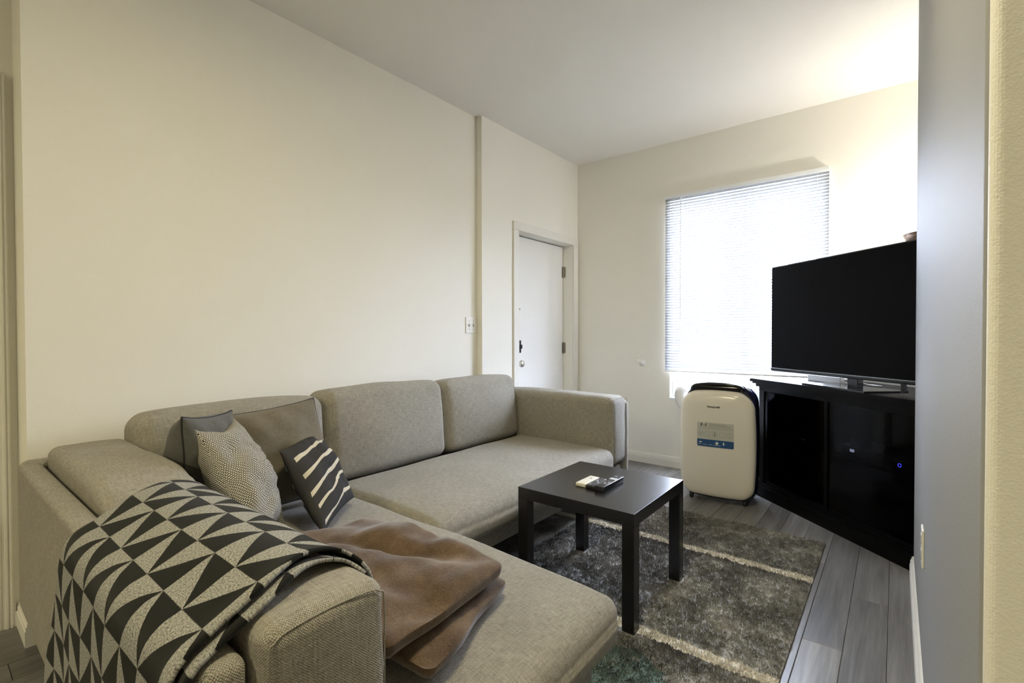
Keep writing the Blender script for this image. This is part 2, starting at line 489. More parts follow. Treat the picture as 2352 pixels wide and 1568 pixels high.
for i in range(NS):
    z = z0 + i * pitch
    if slat_me is None:
        v = []; f = []; n = 5; hw = .0128; tilt = math.radians(60)
        for xx in (-(BX1 - BX0) / 2, (BX1 - BX0) / 2):
            for k in range(n):
                t = -1 + 2 * k / (n - 1); yy = t * hw; zz = .0018 * (1 - t * t)
                v.append((xx, yy * math.cos(tilt) - zz * math.sin(tilt), yy * math.sin(tilt) + zz * math.cos(tilt)))
        f = [(k, n + k, n + k + 1, k + 1) for k in range(n - 1)]
        slat_me = bpy.data.meshes.new('slat'); slat_me.from_pydata(v, [], f); slat_me.materials.append(bn.m)
        slat_me.polygons.foreach_set('use_smooth', np.ones(len(f), bool))
    o = bpy.data.objects.new('slat', slat_me); COL.objects.link(o); o.parent = bl; o.location = (0, 0, z - BZ0)
for x in (1.02, 1.36, 1.72, 2.06):
    bpart('ladder_cord', MB().box(x - .0008, x + .0008, D - .0405, D - .039, BZ0 + .01, BZ1 - .02), M['white_plastic'])
bpart('tilt_wand', MB().tube([(1.085, D - .052, BZ1 - .03), (1.083, D - .054, 1.25)], .004, 6), M['clear'])
bpart('lift_cord', MB().tube([(1.075, D - .05, 1.28), (1.076, D - .05, .72)], .0015, 5), M['white_plastic'])

# ------------------------------------------------------------------ wall fittings
sw = empty('light_switch', (0, 2.742, 1.222)); tag(sw, 'white double toggle switch plate beside the wall jog', 'light switch')
m = MB().box(0, .006, -.057, .057, -.060, .060, .0025); m.build('cover_plate', M['trim'], sw)
for y in (-.023, .023):
    MB().box(.006, .0075, y - .006, y + .006, -.013, .013).build('toggle_slot', M['label_line'], sw)
    MB().box(.006, .020, y - .004, y + .004, -.001, .009, .001).build('toggle', M['trim'], sw)
    for z in (-.030, .030):
        MB().lathe([(.0032, 0), (.0028, .0015)], (.006, y, z), 'x', 8).build('screw', M['label_line'], sw)
ds = MB().lathe([(.030, 0), (.030, .006), (.026, .014), (.016, .020), (.004, .022)], (0, 0, 0), 'y', 24).build('wall_bumper', M['white_plastic'], smooth=True, loc=(.724, D, .894))
tag(ds, 'round white door bumper on the wall left of the blind', 'door bumper')
ot = empty('wall_outlet', (XR, 2.05, .49)); tag(ot, 'white outlet plate low on the grey partition wall', 'outlet')
MB().box(-.006, 0, -.036, .036, -.058, .058, .0025).build('cover_plate', M['trim'], ot)
for z in (-.024, .024):
    MB().box(-.0075, -.005, -.015, .015, z - .014, z + .014, .001).build('socket', M['label_grey'], ot)

# ------------------------------------------------------------------ rug
TX0, TY0 = 1.464, 2.066
RX0, RX1, RY0, RY1 = .62, 2.215, .90, 3.205
def rug_color(n, p):
    s = n.sep(p)
    wob = n.math('MULTIPLY', n.math('SUBTRACT', n.noise(p, 16, 2), .5), .030)
    y = n.math('ADD', s[1], wob)
    mott = n.noise(p, 5.5, 4, .62); fine = n.noise(p, 150, 2, .6); fleck = n.noise(p, 420, 1)
    base = n.ramp(n.math('ADD', n.math('MULTIPLY', mott, .75), n.math('MULTIPLY', fine, .30)), [(.36, (.10, .097, .094)), (.52, (.24, .236, .226)), (.70, (.50, .49, .465))])
    teal = n.ramp(n.math('ADD', n.math('MULTIPLY', mott, .6), n.math('MULTIPLY', fine, .4)), [(.36, (.055, .080, .078)), (.58, (.13, .21, .20)), (.75, (.26, .34, .31))])
    dark = n.mix(.55, base, (.070, .064, .060))
    def band(c, w):
        return n.math('LESS_THAN', n.math('ABSOLUTE', n.math('SUBTRACT', y, c)), w)
    tz = n.math('MULTIPLY', n.math('LESS_THAN', n.math('ADD', y, n.math('MULTIPLY', n.math('SUBTRACT', mott, .5), .5)), 1.66), .85)
    c = n.mix(tz, base, teal)
    c = n.mix(n.math('MULTIPLY', band(2.635, .022), .8), c, dark)
    c = n.mix(n.math('MULTIPLY', band(1.77, .05), .6), c, dark)
    c = n.mix(n.math('MULTIPLY', band(2.95, .24), .35), c, dark)
    cream = n.ramp(fleck, [(.3, (.55, .51, .44)), (.7, (.82, .78, .69))])
    c = n.mix(band(2.69, .026), c, cream)
    c = n.mix(band(1.845, .028), c, cream)
    return c
rn = NT('shag_pile'); rp = rn.pos(); rn.set(rug_color(rn, rp), .75, spec=.25); rn.b.inputs['Sheen Weight'].default_value = .3
rb = NT('rug_base'); rb.set(rug_color(rb, rb.pos()), .95, spec=.1)
rug = empty('shag_rug', ((RX0 + RX1) / 2, (RY0 + RY1) / 2, 0)); tag(rug, 'dark grey shag rug with two cream stripes and a teal patch', 'rug')
def rpart(o): o.parent = rug; o.matrix_parent_inverse = Matrix.Translation(rug.location).inverted(); return o
rpart(MB().box(RX0, RX1, RY0, RY1, .0005, .009, .004).build('rug_backing', rb.m))
NB = 230000
bx = rng.uniform(RX0 + .004, RX1 - .002, NB); by = rng.uniform(RY0 + .002, RY1 - .002, NB)
keep = (bx > 1.0) & ((by > 1.30) | (bx > 1.75))
bx, by = bx[keep], by[keep]; n_b = len(bx)
# clumps: a smooth random field steers lean and height
gx = rng.normal(size=(90, 70, 3)); 
def field(k, cell):
    fx, fy = bx / cell, by / cell; ix, iy = np.floor(fx).astype(int), np.floor(fy).astype(int); tx, ty = fx - ix, fy - iy
    tx, ty = tx * tx * (3 - 2 * tx), ty * ty * (3 - 2 * ty); g = gx[:, :, k]
    h = lambda i, j: g[(i * 7 + j * 3) % 90, (i * 5 + j * 11) % 70]
    return (h(ix, iy) * (1 - tx) + h(ix + 1, iy) * tx) * (1 - ty) + (h(ix, iy + 1) * (1 - tx) + h(ix + 1, iy + 1) * tx) * ty
lx, ly = field(0, .017) * .0042 + rng.normal(size=n_b) * .0022, field(1, .017) * .0042 + rng.normal(size=n_b) * .0022
ang = rng.uniform(0, 2 * math.pi, n_b)
hgt = np.clip(.0165 + field(2, .015) * .0032 + rng.normal(size=n_b) * .0016, .010, .026); wd = rng.uniform(.0013, .0026, n_b)
hgt = np.where((np.abs(bx - TX0) < .29) & (np.abs(by - TY0) < .29) & ((np.abs(np.abs(bx - TX0) - .25) < .034) & (np.abs(np.abs(by - TY0) - .25) < .034)), .010, hgt)   # pressed flat under the table legs
lx = np.clip(lx, -.010, .010); ly = np.clip(ly, -.010, .010)
dx, dy = np.cos(ang) * wd, np.sin(ang) * wd
V = np.empty((n_b, 5, 3), np.float32)
V[:, 0] = np.stack([bx - dx, by - dy, np.full(n_b, .006)], 1); V[:, 1] = np.stack([bx + dx, by + dy, np.full(n_b, .006)], 1)
V[:, 2] = np.stack([bx + dx * .9 + lx * .4, by + dy * .9 + ly * .4, hgt * .7], 1); V[:, 3] = np.stack([bx - dx * .9 + lx * .4, by - dy * .9 + ly * .4, hgt * .7], 1)
V[:, 4] = np.stack([bx + lx, by + ly, hgt], 1)
base_i = (np.arange(n_b) * 5)[:, None]
tri = np.concatenate([base_i + np.array([0, 1, 2]), base_i + np.array([0, 2, 3]), base_i + np.array([3, 2, 4])], 1).reshape(-1)
me = bpy.data.meshes.new('rug_pile'); me.vertices.add(n_b * 5); me.vertices.foreach_set('co', V.ravel())
nt = len(tri) // 3; me.loops.add(nt * 3); me.loops.foreach_set('vertex_index', tri.astype(np.int32))
me.polygons.add(nt); me.polygons.foreach_set('loop_start', (np.arange(nt) * 3).astype(np.int32)); me.update(calc_edges=True); me.materials.append(rn.m)
pile = bpy.data.objects.new('rug_pile', me); COL.objects.link(pile); rpart(pile); tag(pile, kind='stuff')

# ------------------------------------------------------------------ sofa
sofa = empty('sectional_sofa', (0, 0, 0))
tag(sofa, 'taupe woven sectional sofa with chaise along the cream wall', 'sofa')
F = M['sofa']
def wr(amp, sc, seed):
    def fn(o, w):
        d = noise.noise(Vector((o[0] * sc + seed, o[1] * sc, o[2] * sc))) * amp
        return [o[0] + d * w[0], o[1] + d * w[1] * .5, o[2] + d * w[2]]
    return fn
soft('back_shell', .035, .105, .335, 3.165, .165, .70, .028, F, sofa, seg=(2, 24, 6))
soft('arm_shell', .035, 1.79, .333, .396, .165, .692, .024, F, sofa, seg=(20, 2, 6))
soft('arm_shell', .035, 1.085, 3.103, 3.168, .165, .70, .026, F, sofa, seg=(14, 2, 6))
def pad_front(o, w):
    o = wr(.006, 6, 3)(o, w); x = o[0] - .17
    if x > 0: o[2] -= .055 * (x / .27) ** 2 * max(0, w[2]) + .018 * math.exp(-((x - .11) / .018) ** 2) * max(0, w[2]) * .35
    return o
soft('arm_pad', .108, .965, .402, .632, .30, .747, .034, F, sofa, (.010, .006, .012), (30, 6, 8), pad_front)
soft('arm_pad', 1.0, 1.815, .402, .618, .30, .724, .030, F, sofa, (.004, .004, .010), (14, 6, 8), wr(.006, 6, 9))
soft('arm_pad', .108, 1.10, 2.878, 3.098, .30, .742, .050, F, sofa, (.010, .008, .012), (14, 6, 8), wr(.006, 6, 5))
for (x, ya, yb, za, zb) in ((1.812, .411, .609, .33, .713), (1.103, 2.889, 3.087, .33, .730)):      # seams round the pad ends
    path = catmull([(x, ya, za), (x, ya, (za + zb) / 2), (x, ya, zb - .03), (x, ya + .009, zb - .009), (x, ya + .03, zb), (x, (ya + yb) / 2, zb + .004), (x, yb - .03, zb), (x, yb - .009, zb - .009), (x, yb, zb - .03), (x, yb, (za + zb) / 2), (x, yb, za)], 4)
    box_uv(MB().tube([tuple(p) for p in path], .0016, 6).build('seam', F, sofa, True))
rail_ch = soft('frame_rail', .12, 1.845, .40, 1.30, .165, .275, .02, F, sofa, seg=(10, 6, 2))
rail_s = soft('frame_rail', .12, 1.06, 1.30, 3.10, .165, .275, .02, F, sofa, seg=(8, 10, 2))
def seatwarp(sag):
    def fn(o, w):
        d = noise.noise(Vector((o[0] * 3, o[1] * 3, 4.2))) * .008
        front = max(0, w[0]) ** 6 * .020
        return [o[0], o[1], o[2] + (d - front if w[2] > 0 else 0)]
    return fn
soft('chaise_cushion', .36, 1.905, .638, 1.352, .262, .425, .042, F, sofa, (.008, .006, .024), (22, 12, 4), seatwarp(.0))
soft('seat_cushion', .36, 1.128, 1.358, 2.876, .262, .428, .048, F, sofa, (.014, .004, .022), (14, 24, 4), seatwarp(.0))
def bcwarp(seed):
    def fn(o, w):
        d = noise.noise(Vector((seed, o[1] * 4, o[2] * 4))) * .012
        x = o[0] + (d * max(0, w[0]))
        z = o[2] + noise.noise(Vector((seed + 7, o[1] * 3.5, 1.0))) * .010 * max(0, w[2])
        # corners droop a little
        z -= .018 * max(0, w[2]) * abs(w[1]) ** 5
        return [x, o[1], z]
    return fn
for i, (ya, yb, zt) in enumerate(((.618, 1.362, .855), (1.368, 2.150, .872), (2.155, 2.872, .858))):
    soft('back_cushion', .118, .352, ya, yb, .405, zt, .058, F, sofa, (.042, .004, .010), (6, 16, 12), bcwarp(3.1 * i + 1), rot=(0, math.radians(-6), 0))
for (x, y, z) in ((.16, .42, 0), (1.76, .42, 0), (1.74, 1.22, .0095), (.16, 3.04, 0), (.98, 3.04, .0095), (.98, 1.45, .0095)):
    MB().box(x - .025, x + .025, y - .025, y + .025, z, .17, .004).build('leg', M['black_wood'], sofa)

# ------------------------------------------------------------------ pillows
def pillow(name, label, corners, thick, mat, pipe=None, back=1.0, n=28, seed=0., wr_amp=.012, pinch=.07, flip=False):
    A, B, C_, Dd = [Vector(c) for c in corners]        # bottom-left, bottom-right, top-right, top-left
    cen = (A + B + C_ + Dd) / 4
    nrm = (B - A).cross(Dd - A).normalized()
    w_, h_ = ((B - A).length + (C_ - Dd).length) / 2, ((Dd - A).length + (C_ - B).length) / 2
    def P(u, v, side):
        uu = u * (1 - pinch * (1 - v * v)); vv = v * (1 - pinch * (1 - u * u))
        a, b = (uu + 1) / 2, (vv + 1) / 2
        p = A * (1 - a) * (1 - b) + B * a * (1 - b) + C_ * a * b + Dd * (1 - a) * b
        t = (max(0, (1 - u * u)) * max(0, (1 - v * v))) ** .52
        d = noise.noise(Vector((u * 2.1 + seed, v * 2.1, side * 3.3))) * wr_amp * 2 * t + noise.noise(Vector((u * 5 + seed, v * 5, side * 3.3))) * wr_amp * t
        return p - cen + nrm * (side * thick * t * (1 if side > 0 else back) + d * side + .006 * noise.noise(Vector((u * 2, v * 2, seed))))
    cs = [-math.cos(math.pi * i / n) for i in range(n + 1)]
    v = []; uv = []; f = []; idx = {}
    for s in (1, -1):
        for i in range(n + 1):
            for j in range(n + 1):
                edge = i in (0, n) or j in (0, n)
                if edge and s == -1: idx[(s, i, j)] = idx[(1, i, j)]; continue
                idx[(s, i, j)] = len(v); v.append(P(cs[i], cs[j], s)); uv.append(((cs[i] + 1) / 2 * w_, (cs[j] + 1) / 2 * h_))
        for i in range(n):
            for j in range(n):
                q = (idx[(s, i, j)], idx[(s, i + 1, j)], idx[(s, i + 1, j + 1)], idx[(s, i, j + 1)])
                f.append(q if s == 1 else q[::-1])
    V_ = {k: Vector(v[i]) for k, i in idx.items()}
    for s in (1, -1):
        for a_, other in ((0, 1), (1, 0)):
            for j in range(n + 1):
                acc = [0.0]
                for i in range(n):
                    k0 = (s, i, j) if a_ == 0 else (s, j, i); k1 = (s, i + 1, j) if a_ == 0 else (s, j, i + 1)
                    acc.append(acc[-1] + (V_[k1] - V_[k0]).length)
                for i in range(n + 1):
                    k0 = (s, i, j) if a_ == 0 else (s, j, i); t_ = list(uv[idx[k0]]); 
                    edge = k0[1] in (0, n) or k0[2] in (0, n)
                    t_[a_] = (acc[i] / acc[-1] if not edge else (cs[i] + 1) / 2) * (w_ if a_ == 0 else h_) if False else acc[i] - acc[-1] / 2 + (w_ if a_ == 0 else h_) * .58
                    uv[idx[k0]] = tuple(t_)
    root = empty(name, cen); tag(root, label, 'pillow')
    mesh_obj('cover', v, f, mat, root, True, uv)
    if pipe:
        ring = [P(c, -1, 0) for c in cs] + [P(1, c, 0) for c in cs[1:]] + [P(-c, 1, 0) for c in cs[1:]] + [P(-1, -c, 0) for c in cs[1:-1]]
        ring.append(ring[0])
        MB().tube(ring, .0032, 6).build('piping', pipe, root, True)
    return root

m_grey = mat_weave('slate_linen', (.060, .060, .056), (.165, .163, .150), .0016, .25, .08)
m_taupe = mat_weave('brown_taupe_linen', (.090, .078, .058), (.235, .205, .155), .0016, .25, .10)
m_pipe = plain('charcoal_piping', (.02, .02, .021), .7)
# net pattern
nn = NT('black_net_on_cream'); uv = nn.coord('UV')
wv = nn.node('ShaderNodeVectorMath', operation='ADD'); nn.link(uv, wv.inputs[0])
cb = nn.node('ShaderNodeCombineXYZ'); nn.setin(cb.inputs[0], nn.math('MULTIPLY', nn.math('SUBTRACT', nn.noise(uv, 7, 2), .5), .03)); nn.setin(cb.inputs[1], nn.math('MULTIPLY', nn.math('SUBTRACT', nn.noise(nn.mapping(uv, loc=(3, 5, 0)), 7, 2), .5), .03))
nn.link(cb.outputs[0], wv.inputs[1])
br = nn.node('ShaderNodeTexBrick'); nn.link(wv.outputs[0], br.inputs['Vector'])
br.inputs['Color1'].default_value = (.60, .57, .49, 1); br.inputs['Color2'].default_value = (.52, .49, .42, 1); br.inputs['Mortar'].default_value = (.018, .018, .020, 1)
br.inputs['Scale'].default_value = 1.0; br.inputs['Mortar Size'].default_value = .00105; br.inputs['Mortar Smooth'].default_value = .3
br.inputs['Brick Width'].default_value = .0082; br.inputs['Row Height'].default_value = .0056
nn.set(br.outputs[0], .85, spec=.2); nn.bump(nn.math('SUBTRACT', 1.0, br.outputs[1]), .3, .0008)
# charcoal with cream wavy stripes, print laid out on the 0.40 m face
sn = NT('charcoal_with_cream_waves'); uv = sn.coord('UV'); o_ = sn.sep(uv)
U = sn.math('DIVIDE', o_[0], .46); Vv = sn.math('DIVIDE', o_[1], .46)
def smask(v0, slope, u0, u1, wdt, amp, fr, ph):
    wave = sn.math('MULTIPLY', sn.math('SINE', sn.math('ADD', sn.math('MULTIPLY', U, fr), ph)), amp)
    wave = sn.math('MULTIPLY', wave, sn.math('MULTIPLY', U, 1.5))
    c = sn.math('ADD', sn.math('ADD', v0, sn.math('MULTIPLY', U, slope)), wave)
    ww = sn.math('ADD', wdt, sn.math('MULTIPLY', sn.math('SINE', sn.math('MULTIPLY', U, 13)), .004))
    a = sn.math('LESS_THAN', sn.math('ABSOLUTE', sn.math('SUBTRACT', Vv, c)), ww)
    return sn.math('MULTIPLY', a, sn.math('MULTIPLY', sn.math('GREATER_THAN', U, u0), sn.math('LESS_THAN', U, u1)))
tot = None
for args in ((.765, .03, .12, .84, .021, .016, 15, .5), (.585, .06, .11, .97, .019, .016, 14, 2.0), (.41, .09, .10, 1.0, .018, .016, 13, 3.4), (.27, .10, .12, 1.0, .014, .015, 14, 4.9), (.12, .10, .13, 1.0, .015, .014, 13, .8)):
    k = smask(*args); tot = k if tot is None else sn.math('MAXIMUM', tot, k)
fz = sn.noise(uv, 260, 2)
sn.set(sn.mix(tot, sn.mix(fz, (.022, .021, .021), (.070, .067, .066)), sn.mix(fz, (.52, .47, .36), (.64, .59, .48))), .92, spec=.1); sn.bump(fz, .3, .001)

pillow('slate_pillow', 'slate grey pillow with dark piping wedged in the sofa corner',
       [(.62, .668, .475), (.50, .905, .475), (.50, .872, .858), (.69, .648, .882)], .085, m_grey, m_pipe, back=2.0, seed=2.)
pillow('taupe_pillow', 'brown taupe pillow with dark piping leaning on the back cushion',
       [(.600, .835, .462), (.600, 1.285, .462), (.43, 1.245, .862), (.43, .800, .832)], .065, m_taupe, m_pipe, seed=5.)
pillow('net_pillow', 'black and cream net patterned pillow leaning on the armrest',
       [(1.06, .715, .49), (.815, .920, .478), (.515, .872, .832), (.760, .662, .848)], .085, nn.m, seed=8., wr_amp=.022, pinch=.19)
pillow('striped_pillow', 'charcoal pillow with wavy cream stripes in front of the others',
       [(1.008, .955, .475), (.752, 1.245, .475), (.425, 1.25, .715), (.687, .965, .712)], .062, sn.m, seed=11.)

# ------------------------------------------------------------------ patterned throw over the arm
tn = NT('triangle_pattern_wool'); uv = tn.coord('UV'); o_ = tn.sep(uv)
CELL = .0872
cu = tn.math('DIVIDE', o_[0], .0862); cv = tn.math('DIVIDE', o_[1], CELL)
jag = tn.math('MULTIPLY', tn.math('SUBTRACT', tn.noise(uv, 700, 1), .5), .05)
cu = tn.math('ADD', cu, jag)
fu = tn.math('FRACT', cu); fv = tn.math('FRACT', cv)
odd = tn.math('GREATER_THAN', tn.math('MODULO', tn.math('FLOOR', tn.math('ADD', cv, 100.0)), 2.0), .5)
even_l = tn.math('LESS_THAN', tn.math('ADD', fu, fv), 1.0)
odd_l = tn.math('LESS_THAN', fv, fu)
light = tn.math('ADD', tn.math('MULTIPLY', odd, odd_l), tn.math('MULTIPLY', tn.math('SUBTRACT', 1.0, odd), even_l))
mel = tn.noise(tn.mapping(uv, (380, 200, 1), (0, 0, .6)), 1.0, 3, .7)
mel2 = tn.noise(uv, 900, 1)
lightc = tn.ramp(tn.math('ADD', tn.math('MULTIPLY', mel, .8), tn.math('MULTIPLY', mel2, .2)), [(.36, (.075, .075, .072)), (.48, (.27, .265, .245)), (.66, (.47, .465, .435))])
dk = tn.mix(mel2, (.006, .006, .0055), (.015, .015, .0135))
tn.set(tn.mix(light, dk, lightc), .95, spec=.08); tn.bump(tn.math('ADD', mel, mel2), .35, .0012)
tn.b.inputs['Sheen Weight'].default_value = .1
edge_m = plain('throw_edge_wool', (.10, .098, .088), .95, grain=.6, gscale=300)

def throw_layer(name, parent, off, xadd, mat, ushift):
    prof = [(.300, .04), (.301, .25), (.303, .45), (.304, .60), (.311, .670), (.332, .699), (.362, .711), (.395, .726), (.428, .741), (.463, .752), (.505, .757), (.550, .750), (.590, .734), (.618, .708), (.632, .672), (.636, .62)]
    pts = catmull([(*p, 0) for p in prof], 6); pts = [np.array(p[:2]) for p in pts]
    s = [0.0]
    for a, b in zip(pts, pts[1:]): s.append(s[-1] + float(np.linalg.norm(b - a)))
    # arc length at y=.365 on top of the shell (a row of pattern nodes passes here)
    s0 = next(si for si, p in zip(s, pts) if p[0] > .357)
    nx = 70; v = []; uvs = []
    for i, p in enumerate(pts):
        y, z = p
        a = pts[max(i - 1, 0)]; b = pts[min(i + 1, len(pts) - 1)]; t = (b - a) / np.linalg.norm(b - a); nv = np.array([-t[1], t[0]])
        hang = max(0, (.66 - z) / .62) if y < .33 else 0.0
        xb = 1.06 - .30 * hang ** 1.2 if y < .34 else 1.06 - .07 * min(1, (y - .34) / .2)
        xf = 1.758 if y < .34 else 1.758 - .060 * min(1, (y - .34) / .25)
        if y > .60: xf += .03 * (y - .60) / .03
        xf += .006 * math.sin(s[i] * 34) + xadd
        for j in range(nx + 1):
            q = j / nx; x = xb + (xf - xb) * q
            w = noise.noise(Vector((x * 5, s[i] * 5, 1.7))) * .004 + math.sin(x * 26 + 1.5) * .010 * hang ** 1.3 * (1 if y < .33 else 0)
            w += .006 * math.exp(-((xf - x) / .03) ** 2)
            px = y + nv[0] * (w - off); pz = z + nv[1] * (w - off)
            v.append((x, px - (.012 * hang), pz)); uvs.append((s[i] - s0 + ushift, x - 1.284 + CELL * 11))
    f = [(i * (nx + 1) + j, i * (nx + 1) + j + 1, (i + 1) * (nx + 1) + j + 1, (i + 1) * (nx + 1) + j) for i in range(len(pts) - 1) for j in range(nx)]
    org = Vector((1.4, .5, .70))
    o = mesh_obj(name, [Vector(q) - org for q in v], f, mat, parent, True, uvs)
    md = o.modifiers.new('thickness', 'SOLIDIFY'); md.thickness = .0065; md.offset = 0; md.use_rim = True
    return o
thr = empty('wool_throw', (1.4, .5, .70)); tag(thr, 'black and grey triangle patterned wool throw draped over the armrest', 'throw blanket')
throw_layer('top_layer', thr, -.004, 0, tn.m, .0862 * 20)
throw_layer('under_layer', thr, .0085, .020, tn.m, .0862 * 20.5)

# ------------------------------------------------------------------ brown plush blanket
pn = NT('brown_plush'); pc = pn.coord(); a_ = pn.noise(pc, 9, 4, .65); b_ = pn.noise(pc, 240, 2)
pn.set(pn.ramp(pn.math('ADD', pn.math('MULTIPLY', a_, .7), pn.math('MULTIPLY', b_, .3)), [(.33, (.060, .037, .022)), (.52, (.125, .083, .052)), (.72, (.225, .160, .105))]), .9, spec=.12)
pn.b.inputs['Sheen Weight'].default_value = .5; pn.b.inputs['Sheen Roughness'].default_value = .4; pn.bump(b_, .5, .002)
bk = empty('plush_blanket', (1.38, .93, .45)); tag(bk, 'brown plush blanket folded on the chaise seat', 'blanket')
def fold(name, quad, z0, z1, r, seed, amp):
    A, B, C_, Dd = [Vector((*q, 0)) for q in quad]
    def warp(o, w):
        a, b = (w[0] + 1) / 2, (w[1] + 1) / 2
        p = A * (1 - a) * (1 - b) + Dd * a * (1 - b) + C_ * a * b + B * (1 - a) * b
        t = max(0, 1 - w[0] ** 4) * max(0, 1 - w[1] ** 4)
        d = noise.noise(Vector((p.x * 7 + seed, p.y * 7, seed))) * amp + noise.noise(Vector((p.x * 15 + seed, p.y * 15, seed))) * amp * .4
        d2 = noise.noise(Vector((p.x * 6, p.y * 6, seed + 5))) * .016
        top = max(0, w[2])
        crease = -.028 * math.exp(-((p.y - .88 - .35 * (p.x - 1.35)) / .035) ** 2) * max(0, 1 - ((p.x - 1.38) / .24) ** 2) if name == 'upper_fold' else 0
        droop = .020 * abs(w[0]) ** 3 + .015 * abs(w[1]) ** 3
        return [p.x - 1.38 + d2, p.y - .93 + d2 * .6, o[2] + (z0 + z1) / 2 - .45 + top * (d + crease - droop)]
    v, f = rounded(0, 0, 0, .35, .30, (z1 - z0) / 2, r, 4, (30, 26, 3), (0, 0, 0), warp)
    o = mesh_obj(name, v, f, pn.m, bk, True); return o
fold('lower_fold', [(1.12, .675), (1.14, 1.07), (1.685, 1.105), (1.795, .735)], .447, .512, .032, 2.0, .010)
fold('upper_fold', [(1.10, .655), (1.15, 1.045), (1.712, 1.075), (1.750, .660)], .505, .578, .036, 6.0, .026)

# ------------------------------------------------------------------ side table and remotes
TX, TY, TZ = 1.464, 2.066, .02
tb = empty('side_table', (TX, TY, TZ), .008); tag(tb, 'square black side table standing on the rug', 'table')
MB().box(-.275, .275, -.275, .275, .40, .45, .0012).build('table_top', M['black_wood'], tb)
for sx in (-1, 1):
    for sy in (-1, 1):
        x, y = sx * .25, sy * .25
        MB().box(x - .0249, x + .0249, y - .0249, y + .0249, -.0095, .3995, .001).build('leg', M['black_wood'], tb)
zt = TZ + .45
def remote(name, label, x0, x1, y0, y1, h, mat, rz=0):
    r = empty(name, ((x0 + x1) / 2, (y0 + y1) / 2, zt), rz); tag(r, label, 'remote')
    w, l = (x1 - x0) / 2, (y1 - y0) / 2
    MB().box(-w, w, -l, l, .0005, h, .004).build('body', mat, r, True)
    return r, w, l
M['cream_plastic'] = plain('ivory_plastic', (.74, .71, .60), .35)
M['key'] = plain('grey_key', (.10, .10, .11), .4)
M['key_light'] = plain('silver_key', (.55, .57, .60), .3)
M['phone'] = plain('dark_phone_plastic', (.022, .023, .028), .22)
r, w, l = remote('white_remote', 'slim ivory remote control on the side table', 1.388, 1.437, 1.955, 2.090, .017, M['cream_plastic'])
MB().lathe([(.0045, 0), (.004, .0012)], (.0, .028, .0168), 'z', 12).build('button', M['ink'], r)
r, w, l = remote('black_remote', 'flat black remote between the ivory remote and the handset', 1.440, 1.485, 1.955, 2.092, .015, M['black_plastic'])
for j in range(7):
    for i in range(3):
        x, y = -.012 + .012 * i, -.045 + .016 * j
        MB().box(x - .004, x + .004, y - .0045, y + .0045, .0148, .0168, .0008).build('button', M['key_light'] if (i + j) % 4 == 0 else M['key'], r)
r, w, l = remote('cordless_handset', 'black cordless phone handset with silver display on the side table', 1.487, 1.533, 1.947, 2.145, .024, M['phone'])
r['category'] = 'phone'
MB().box(-.016, .016, .022, .050, .0235, .0252, .001).build('display', M['key_light'], r)
for j in range(4):
    for i in range(3):
        x, y = -.012 + .012 * i, -.060 + .017 * j
        MB().box(x - .0042, x + .0042, y - .005, y + .005, .0235, .0258, .0008).build('key', M['key_light'] if (i * j) % 3 == 1 else M['key'], r)
for i in range(3):
    for y in (.066, .080):
        x = -.012 + .012 * i
        MB().box(x - .004, x + .004, y - .004, y + .004, .0235, .0256, .0008).build('key', M['key'], r)

# ------------------------------------------------------------------ portable air conditioner
ac = empty('portable_air_conditioner', (1.565, 3.47, 0), math.radians(6)); tag(ac, 'cream portable air conditioner with navy shell in front of the window', 'air conditioner')
def outline(hw, z0, z1, rt, rb, n=14, bow=.012):
    pts = []
    for cx, cz, r, a0 in ((hw - rt, z1 - rt, rt, 0), (-hw + rt, z1 - rt, rt, 90), (-hw + rb, z0 + rb, rb, 180), (hw - rb, z0 + rb, rb, 270)):
        for k in range(n + 1):
            a = math.radians(a0 + 90 * k / n); pts.append([cx + r * math.cos(a), cz + r * math.sin(a)])
    # densify straight runs
    out = []
    for i, p in enumerate(pts):
        q = pts[(i + 1) % len(pts)]; out.append(p); dd = math.dist(p, q)
        if dd > .05:
            k = int(dd / .04)
            out += [[p[0] + (q[0] - p[0]) * t / k, p[1] + (q[1] - p[1]) * t / k] for t in range(1, k)]
    zc = (z0 + z1) / 2; zh = (z1 - z0) / 2
    for p in out:
        t = (p[1] - zc) / zh
        p[0] *= 1 + bow / hw * (1 - t * t); p[1] += .018 * (1 - (p[0] / hw) ** 2) * max(0, t) ** 4 - .012 * (1 - (p[0] / hw) ** 2) * max(0, -t) ** 4
    return out
def shell(name, ol, prof, mat, par, smooth=True, cz=.40):
    """rings of the outline scaled by s at depth y"""
    n = len(ol); v = []; f = []
    for (s, y) in prof:
        for p in ol: v.append((p[0] * s, y, cz + (p[1] - cz) * s))
    for k in range(len(prof) - 1):
        for i in range(n):
            j = (i + 1) % n; f.append((k * n + i, k * n + j, (k + 1) * n + j, (k + 1) * n + i))
    f.append(tuple(range(n))[::-1]); f.append(tuple((len(prof) - 1) * n + i for i in range(n)))
    m = MB(); m.add(v, f); return m.build(name, mat, par, smooth)
shell('front_panel', outline(.226, .055, .752, .100, .080, bow=.016), [(.01, .0), (.6, .0), (.80, .002), (.90, .006), (.955, .013), (.985, .024), (1.0, .040), (1.0, .07)], M['ac_panel'], ac)
shell('housing', [[p[0] + .012, p[1]] for p in outline(.216, .045, .790, .115, .07)], [(.0100, .045), (.95, .045), (1.0, .052), (1.035, .11), (1.03, .19), (.95, .30), (.90, .345), (.82, .37), (.01, .375)], M['navy_gloss'], ac)
m = MB(); pts = [(-.165, .058, .755), (-.148, .05, .792), (-.075, .045, .808), (0, .045, .812), (.075, .045, .808), (.148, .05, .792), (.162, .058, .76)]
pts = [tuple(p) for p in catmull(pts, 6)]
